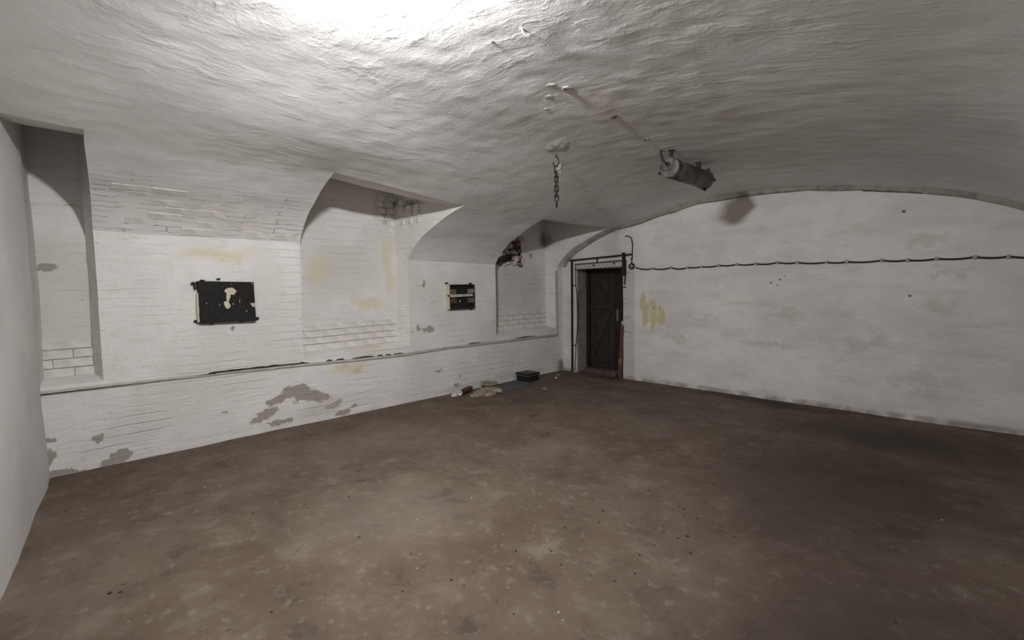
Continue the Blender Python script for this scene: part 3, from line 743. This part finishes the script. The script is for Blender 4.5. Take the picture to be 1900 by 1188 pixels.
for i, (x, z) in enumerate(pts):
    p = W((x, L, z)); bm = bmesh.new(); box(bm, (p.x, p.y-.010, p.z), (.032, .030, .040), None, .006, 1, .002)
    if i % 2: box(bm, (p.x+.02, p.y-.006, p.z+.004), (.02, .014, .018), None, .004)
    part('clip', bm, M_CLIP, cb)
jb = thing('junction_box', 'small round black junction box with a pale highlight painted on its cover, at the cable end', 'box', (1.412, L-.02, 1.82))
Mx = Matrix.Translation((1.412, L+.005, 1.818)) @ Matrix.Rotation(R90, 4, 'X')
bm = bmesh.new(); lathe(bm, [(.050, 0), (.052, .03), (.047, .046), (.040, .05)], 24, Mx); part('body', bm, M_CABLE, jb, True)
bm = bmesh.new(); lathe(bm, [(.036, .049), (.034, .054), (.012, .0575), (0.0001, .0575)], 20, Mx); part('cover', bm, simple('cover_painted_highlight', (.03, .027, .026), .5, scale=28, alt=(.42, .40, .38)), jb, True)  # pale blotches paint a highlight onto the black cover
bm = bmesh.new(); tube(bm, [(1.45, L-.014, 1.818), (1.485, L-.014, 1.812)], .013, 8); part('gland', bm, M_CLIP, jb)

# ------------------------------------------------------------------ tank hanging from the vault
ty0, ty1, tx, tz, tr = 4.36, 5.22, 3.262, 2.645, .094
tk = thing('hanging_tank', 'grimy dark steel cylinder tank hung from straps under the vault', 'tank', (tx, 4.79, tz))
Mt = Matrix.Translation((tx+.01, ty0, tz)) @ Matrix.Rotation(-R90, 4, 'X') @ Matrix.Rotation(-.02, 4, 'Y')
ln = ty1-ty0
bm = bmesh.new(); lathe(bm, [(tr*.9, .03), (tr, .035), (tr, .28), (tr*1.012, .285), (tr*1.012, .30), (tr, .305), (tr, ln-.03), (tr*.98, ln-.02), (tr*.6, ln)], 32, Mt); part('body', bm, M_TANK, tk, True)
bm = bmesh.new(); lathe(bm, [(.0001, .0), (tr*.82, .0), (tr*.86, .004), (tr*.86, .012)], 32, Mt); part('end_cap', bm, M_TANKCAP, tk)['label'] = 'pale worn end cap'
bm = bmesh.new(); lathe(bm, [(tr*.84, -.004), (tr*1.03, -.002), (tr*1.05, .006), (tr*1.05, .045), (tr*1.0, .055)], 32, Mt); part('rim', bm, M_TANK, tk, True)
bm = bmesh.new(); lathe(bm, [(tr*1.0, ln-.05), (tr*1.07, ln-.045), (tr*1.07, ln-.03), (tr*1.0, ln-.02)], 32, Mt); part('rim', bm, M_TANK, tk, True)
for a, y in ((math.radians(200), ty0+.02), (math.radians(-90), ty1-.04), (math.radians(-10), ty1-.04), (math.radians(70), ty1-.04)):
    bm = bmesh.new(); c = (tx+math.cos(a)*tr*1.08, y, tz+math.sin(a)*tr*1.08); lump(bm, c, (.020, .02, .018), 1, .1); part('lug', bm, M_IRON, tk)
bm = bmesh.new(); bar(bm, (tx-.005, ty0+.06, tz+tr-.01), (tx-.002, ty0+.07, zv(tx, ty0)+.005), .042, .014, .002); bar(bm, (tx-.035, ty0+.07, zv(tx, ty0)-.004), (tx+.02, ty0+.07, zv(tx, ty0)-.006), .045, .010, .002)
part('strap', bm, M_IRON, tk)
bm = bmesh.new(); bar(bm, (tx+.02, ty1-.25, tz+tr-.01), (tx+.02, ty1-.24, tz+tr+.07), .05, .014, .002); bar(bm, (tx+.015, ty1-.24, tz+tr+.07), (tx+.05, ty1-.24, tz+tr+.068), .045, .012, .002); bar(bm, (tx-.02, ty1-.22, tz+tr+.05), (tx-.02, ty1-.22, zv(tx, ty1-.22)+.01), .03, .012)
part('strap', bm, M_IRON, tk)
bm = bmesh.new(); tube(bm, [(tx-.075, ty0+.0, zv(tx-.08, ty0)-.005), (tx-.065, ty0-.02, tz+.13), (tx-.035, ty0-.03, tz+.06), (tx-.01, ty0-.03, tz+.036), (tx-.01, ty0+.004, tz+.034)], [.009, .009, .010, .011, .014], 8); part('pipe', bm, M_IRON, tk, True)
bm = bmesh.new(); lathe(bm, [(.024, -.012), (.026, .0), (.02, .004)], 16, Matrix.Translation((tx-.006, ty0-.002, tz+.032)) @ Matrix.Rotation(-R90, 4, 'X')); part('pipe_flange', bm, M_IRON, tk)
bm = bmesh.new(); bar(bm, (tx-.05, ty0-.006, tz-.026), (tx+.03, ty0-.006, tz-.018), .006, .006); part('cap_handle', bm, M_IRON, tk)

# ------------------------------------------------------------------ chain hanging from a hook
hc = Vector((2.424, 3.704, 2.815))
ch = thing('hanging_chain', 'short rusty chain with a knotted rag hanging from a hook in the vault', 'chain', hc)
bm = bmesh.new(); tube(bm, [hc+Vector(p) for p in ((0, 0, .03), (.002, 0, -.03), (.024, .004, -.045), (.032, .004, -.075), (.018, 0, -.105), (-.006, -.002, -.112), (-.03, -.004, -.095), (-.034, -.004, -.065))], .0065, 8)
part('hook', bm, M_CHAIN, ch, True)
def link_pts(c, h, wd, ang):
    out = []
    for k in range(20):
        a = 2*math.pi*k/20; x = wd*math.cos(a); z = (h-wd)*(1 if math.sin(a) > 0 else -1)*(1 if abs(math.sin(a)) > .01 else 0)+wd*math.sin(a)
        out.append(Vector((x*math.cos(ang), x*math.sin(ang), z))+c)
    return out
zc = -.135
for i, (h, wd, ang) in enumerate(((.038, .017, .7), (.036, .017, -.5), (.036, .017, 1.0), (.036, .017, -.8), (.036, .017, .8), (.036, .017, -.6), (.034, .018, .78))):
    bm = bmesh.new(); tube(bm, link_pts(hc+Vector((.0, 0, zc-h*.3)), h, wd, ang), .0068, 7, True); part('chain_link', bm, M_CHAIN, ch, True); zc -= .0455
bm = bmesh.new(); tube(bm, [hc+Vector((0, 0, zc+.0)), hc+Vector((.001, 0, zc-.03)), hc+Vector((.0, 0, zc-.06))], [.010, .012, .006], 8); part('end_pin', bm, M_CHAIN, ch, True)
M_RAG = simple('dirty_rag', (.26, .235, .205), .95, scale=40, bump=.8)
bm = bmesh.new()
for i, (x, z, a, b) in enumerate(((.03, -.07, .012, .028), (.034, -.115, .022, .03), (.026, -.145, .026, .024), (.036, -.175, .013, .02), (.012, -.15, .016, .03))):
    lump(bm, hc+Vector((x, x*.6, z)), (a, a, b), 2, .3, 4, i)
part('rag', bm, M_RAG, ch)
# rough mortar round the hook
def ceil_patch(name, cx, cy, rx, ry, hgt, mat, seed, rot=.0, n=26):
    bm = bmesh.new(); rings = []
    for r in range(7):
        f = r/6; ring = []
        for k in range(n):
            a = 2*math.pi*k/n; e = 1+.35*noise.noise(Vector((math.cos(a)*2, math.sin(a)*2, seed)))
            dx, dy = rx*f*e*math.cos(a), ry*f*e*math.sin(a)
            x, y = cx+dx*math.cos(rot)-dy*math.sin(rot), cy+dx*math.sin(rot)+dy*math.cos(rot)
            p = Wc((x, y, zv(x, y))); p.z -= hgt*(1-f**3)*(1+.9*noise.noise(Vector((x*28, y*28, seed))))-.003*f
            ring.append(bm.verts.new(p))
        rings.append(ring)
    for A, B in zip(rings, rings[1:]):
        for k in range(n): bm.faces.new((A[k], A[(k+1) % n], B[(k+1) % n], B[k]))
    bmesh.ops.remove_doubles(bm, verts=bm.verts[:], dist=.0005)
    return link(name, bm, mat, ceiling, True)
M_PATCH = simple('rough_grey_mortar', (.70, .69, .665), .85, var=.25, scale=20, bump=.9, dist=.012)
ceil_patch('mortar_patch', 2.575, 3.545, .15, .17, .007, M_PATCH, 1.3, .75)
ceil_patch('mortar_patch', 3.39, 2.66, .05, .06, .006, M_PATCH, 4.1, .2)
ceil_patch('mortar_patch', 3.345, 2.545, .045, .045, .005, M_PATCH, 7.7, .9)
ceil_patch('mortar_patch', 3.20, 2.68, .05, .04, .004, M_PATCH, 9.9, .3)
ceil_patch('mortar_patch', 3.05, 2.83, .03, .02, .003, M_PATCH, 11.2, .3)
# cut-off fixings in the vault
def stub(name, x, y, label, r, ln_, extra=0):
    p = Wc((x, y, zv(x, y))); t_ = thing(name, label, 'fixing', p, 'cut-off fixings in the vault')
    bm = bmesh.new(); lathe(bm, [(r, .02), (r*1.05, -ln_*.35), (r*.9, -ln_*.6), (r*.55, -ln_*.6), (r*.5, -ln_*.3), (.0001, -ln_*.2)], 14, Matrix.Translation(p) @ Matrix.Rotation(.3, 4, 'X')); part('stub_tube', bm, M_IRON, t_, True)
    bm = bmesh.new(); lump(bm, p+Vector((r, -r*.4, -.002)), (r*1.2, r*.9, r*.45), 2, .3, 4, x*3); part('mortar_crumb', bm, M_PATCH if extra else M_DAB, t_)
    for k in range(extra):
        a = k*2.4; bm = bmesh.new(); tube(bm, [p+Vector((0, 0, .005)), p+Vector((.02*math.cos(a), .02*math.sin(a), -.014)), p+Vector((.032*math.cos(a), .032*math.sin(a), -.012))], .003, 5); part('wire_end', bm, M_IRON, t_)
stub('pipe_stub', 3.386, 2.640, 'cut pipe stub in a broken mortar patch, the fixing nearest the camera', .013, .022, 1)
stub('pipe_stub', 3.330, 3.319, 'dark cut pipe stub in the vault on a faint pinkish patch', .019, .022, 0)
stub('wire_fixing', 3.241, 3.983, 'small fixing with bent wire ends between the pinkish patch and the tank', .009, .012, 3)
stub('wire_fixing', 3.189, 4.385, 'small crossed wire fixing directly above the tank pipe', .008, .010, 3)
for x, y, lab, m, rz in ((3.468, 1.884, 'short bent dark nail in the bright part of the vault', M_IRON, .4), (3.70, 1.885, 'pale wire stub in the vault, right of the dark nail', M_TRIMW, 1.5)):
    p = Wc((x, y, zv(x, y))); t_ = thing('nail', lab, 'nail', p, 'nails and wire stubs in the vault')
    bm = bmesh.new(); tube(bm, [p+Vector((0, 0, .01)), p+Vector((.004, .004, -.018)), p+Vector((.03*math.cos(rz), .03*math.sin(rz), -.03))], [.005, .005, .003], 6); part('shank', bm, m, t_)
    bm = bmesh.new(); lump(bm, p, (.010, .010, .004), 1, .2); part('collar', bm, M_PATCH, t_)

# ------------------------------------------------------------------ things on the floor by the left wall
bxo = thing('lidded_box', 'black lidded box standing on the floor against the left wall', 'box', (.16, 5.66, 0))
ang = .0
M_BOXB = simple('black_cardboard', (.010, .009, .009), .5, scale=20, alt=(.018, .016, .016)); M_LID = simple('dusty_box_lid', (.115, .095, .085), .7, scale=12, alt=(.075, .062, .056))
E_ = Matrix.Rotation(.02, 4, 'Z').to_euler()
bm = bmesh.new(); box(bm, (.165, 5.665, .048), (.270, .25, .098), E_, .004); part('body', bm, M_BOXB, bxo)
bm = bmesh.new(); box(bm, (.165, 5.665, .099), (.286, .266, .007), E_, .001); part('lid_seam', bm, simple('pale_seam', (.20, .19, .18), .5), bxo)['label'] = 'pale seam line'
bm = bmesh.new(); box(bm, (.165, 5.665, .118), (.290, .27, .032), E_, .003); part('lid', bm, M_BOXB, bxo)
bm = bmesh.new(); box(bm, (.165, 5.665, .1345), (.268, .25, .003), E_, .001); part('lid_top', bm, M_LID, bxo)['label'] = 'dusty brown lid top'

def cloth(name, label, cat, poly, z0, amp, mat, seed, n=26):
    ys = [p[1] for p in poly]; xs = [p[0] for p in poly]
    cx, cy = sum(xs)/len(xs), sum(ys)/len(ys); m = len(poly)
    bm = bmesh.new(); grid = []
    K = 60
    per = []
    for k in range(K):
        f = k/K*m; i = int(f) % m; u = f-int(f); a, b = Vector(poly[i]), Vector(poly[(i+1) % m]); per.append(a.lerp(b, u))
    R = 12
    for r in range(R+1):
        g_ = []
        for p in per:
            x = cx+(p.x-cx)*r/R; y = cy+(p.y-cy)*r/R
            h = z0*(1-(r/R)**4)+amp*(.5+.5*noise.noise(Vector((x*16, y*16, seed))))*(1-.6*(r/R)**3)+amp*.6*abs(noise.noise(Vector((x*40, y*30, seed))))
            g_.append(bm.verts.new((x, y, floor_z(x, y)+.003+max(0, h))))
        grid.append(g_)
    for A, B in zip(grid, grid[1:]):
        for k in range(K): bm.faces.new((A[k], A[(k+1) % K], B[(k+1) % K], B[k]))
    low = [bm.verts.new((v.co.x, v.co.y, floor_z(v.co.x, v.co.y)-.002)) for v in grid[-1]]
    for k in range(K): bm.faces.new((grid[-1][k], grid[-1][(k+1) % K], low[(k+1) % K], low[k]))
    bmesh.ops.remove_doubles(bm, verts=bm.verts[:], dist=.0004)
    o = link(name, bm, mat, None, True); return tag(o, label, cat)
M_BLUE = simple('slate_blue_cloth', (.085, .10, .125), .95, scale=30, bump=.5, alt=(.06, .07, .085))
cloth('blue_rag', 'slate blue rag spread on the floor in front of the black box', 'cloth', [(.24, 5.02), (.33, 4.93), (.42, 5.05), (.46, 5.20), (.44, 5.36), (.33, 5.52), (.16, 5.50), (.06, 5.40), (.14, 5.24), (.20, 5.12)], .012, .012, M_BLUE, 3)
M_SACK = simple('dirty_tan_sacking', (.34, .275, .215), .95, scale=22, bump=.6, alt=(.24, .195, .15))
cloth('sack_cloth', 'crumpled tan sacking lying on the floor by the left wall', 'cloth', [(.35, 4.27), (.41, 4.25), (.45, 4.34), (.44, 4.48), (.37, 4.62), (.35, 4.78), (.28, 4.92), (.16, 5.00), (.08, 4.92), (.12, 4.72), (.19, 4.55), (.27, 4.42)], .014, .050, M_SACK, 8)
M_OCH = simple('tan_paper', (.34, .285, .215), .95, scale=22, bump=.5)
cloth('crumpled_paper', 'small crumpled tan paper on the floor along the front edge of the sacking', 'paper', [(.47, 4.44), (.51, 4.42), (.55, 4.50), (.52, 4.62), (.45, 4.68), (.44, 4.56)], .020, .030, M_OCH, 12)
# shallow dish leaning on the sacking
ds = thing('shallow_dish', 'pale shallow dish lying on the sacking, beside the blue rag', 'dish', (.14, 4.84, .045))
Md = Matrix.Translation((.155, 4.83, .062)) @ Matrix.Rotation(.10, 4, 'Y') @ Matrix.Scale(1.25, 4, (0, 1, 0))
bm = bmesh.new(); lathe(bm, [(.0001, .004), (.085, .004), (.112, .022), (.118, .024), (.118, .018), (.088, -.002), (.0001, -.002)], 30, Md); part('bowl', bm, simple('grey_brown_dish', (.24, .21, .18), .7, scale=14), ds, True)
bm = bmesh.new(); tube(bm, [Md @ Vector((.115*math.cos(2*math.pi*k/30), .115*math.sin(2*math.pi*k/30), .022)) for k in range(30)], .0055, 6, True); part('rim', bm, simple('pale_dish_rim', (.46, .42, .36), .6), ds, True)
# red can with shiny end
def place(x, y, z, yawz, tilt=0): return Matrix.Translation((x, y, z)) @ Matrix.Rotation(yawz, 4, 'Z') @ Matrix.Rotation(R90+tilt, 4, 'Y')
bt = thing('red_canister', 'dark red canister with a shiny pale base lying against the left wall', 'canister', (.12, 4.36, .045))
A_, B_ = Vector((.225, 4.205, .040)), Vector((.045, 4.60, .052))
Q_ = (B_-A_).to_track_quat('Z', 'Y').to_matrix().to_4x4(); Q_.translation = A_
bm = bmesh.new(); lathe(bm, [(.033, .085), (.040, .10), (.041, .30), (.034, .315)], 22, Q_); part('body', bm, simple('dark_red_enamel', (.11, .032, .028), .45, scale=20, alt=(.065, .02, .018)), bt, True)
bm = bmesh.new(); lathe(bm, [(.034, .008), (.036, .02), (.035, .08), (.033, .09)], 22, Q_); part('collar', bm, simple('dark_olive_collar', (.055, .055, .045), .5), bt, True)
bm = bmesh.new(); lathe(bm, [(.0001, .004), (.018, .003), (.020, -.003), (.033, -.003), (.036, .004), (.035, .012)], 22, Q_); part('base', bm, simple('bright_tin', (.78, .77, .73), .3, .3, var=.3), bt, True)
bm = bmesh.new(); lathe(bm, [(.034, .31), (.030, .34), (.018, .37), (.012, .40), (.0001, .405)], 18, Q_); part('nozzle', bm, simple('dun_brown_cap', (.16, .125, .09), .8), bt, True)
M_WH = simple('dirty_white_paper', (.60, .57, .51), .9, var=.2, scale=18, bump=.4)
cloth('white_scrap', 'torn white paper scrap beside the shiny base of the red canister', 'paper', [(.10, 4.14), (.17, 4.10), (.20, 4.16), (.17, 4.24), (.10, 4.30), (.05, 4.28), (.05, 4.20)], .022, .016, M_WH, 20)
pk = thing('white_packet', 'small open white packet on the floor in front of the sacking', 'packet', (.42, 4.74, .02))
bm = bmesh.new(); box(bm, (.435, 4.735, .018), (.055, .11, .034), Matrix.Rotation(-.55, 4, 'Z').to_euler(), .004, 1, .002); part('carton', bm, M_WH, pk)
bm = bmesh.new(); box(bm, (.452, 4.722, .042), (.05, .105, .004), Matrix.Rotation(-.55, 4, 'Z').to_euler(), .001); part('flap', bm, simple('clean_white_flap', (.74, .71, .66), .8), pk)
bm = bmesh.new(); lump(bm, (.44, 4.70, .018), (.018, .012, .008), 1, .1); part('opening', bm, M_DAB, pk)
for x, y, s, lab, m in ((.28, 6.30, (.045, .035, .010), 'flat tan chip on the floor between the black box and the door', M_OCH), (.43, 6.06, (.022, .020, .016), 'small bright white pebble on the floor before the door', M_WH), (.83, 5.32, (.05, .035, .010), 'flat pale chip alone on the floor in front of the blue rag', M_OCH)):
    bm = bmesh.new(); lump(bm, (x, y, floor_z(x, y)+s[2]*.6), s, 2, .2, 4, x*9); tag(link('stone_chip', bm, m, None, True), lab, 'stone', 'chips on the floor near the door')
# scattered crumbs of mortar and dirt over the whole floor
random.seed(14)
bmd, bml = bmesh.new(), bmesh.new()
def crumb(b, x, y, s):
    b2 = bmesh.new(); bmesh.ops.create_icosphere(b2, subdivisions=1, radius=1)
    for v in b2.verts:
        v.co = Vector((v.co.x*s*random.uniform(.8, 1.5), v.co.y*s*random.uniform(.8, 1.5), v.co.z*s*.6)); v.co += Vector((x, y, floor_z(x, y)+s*.3))
    merge(b, b2)
for x, y, s in [(a_, b_, c_*.5) for a_, b_, c_ in ((4.075, 3.053, .020), (4.03, 3.066, .016), (4.12, 2.95, .012), (4.2, 2.98, .018), (4.25, 2.72, .02), (4.22, 2.66, .016), (4.35, 2.55, .015), (2.372, .159, .020), (2.40, .20, .016), (2.33, .22, .010), (3.75, 3.15, .018), (3.55, 2.72, .012))]: crumb(bmd, x, y, s)
for i in range(220):
    x, y = random.uniform(.15, 5.9), random.uniform(-.1, 6.6)
    crumb(bmd if random.random() < .6 else bml, x, y, random.choice((.003, .0035, .004, .005, .007)))
for i in range(60):
    x, y = random.gauss(3.6, .35), random.gauss(1.9, .5); crumb(bml if random.random() < .5 else bmd, x, y, random.uniform(.003, .008))
o = link('dark_crumbs', bmd, simple('dark_dirt_crumbs', (.055, .043, .035), .95), None, True); o['kind'] = 'stuff'; tag(o, 'dark crumbs of dirt scattered over the brown floor', 'debris')
o = link('pale_crumbs', bml, simple('pale_mortar_crumbs', (.40, .36, .31), .95), None, True); o['kind'] = 'stuff'; tag(o, 'pale crumbs of mortar scattered over the brown floor', 'debris')
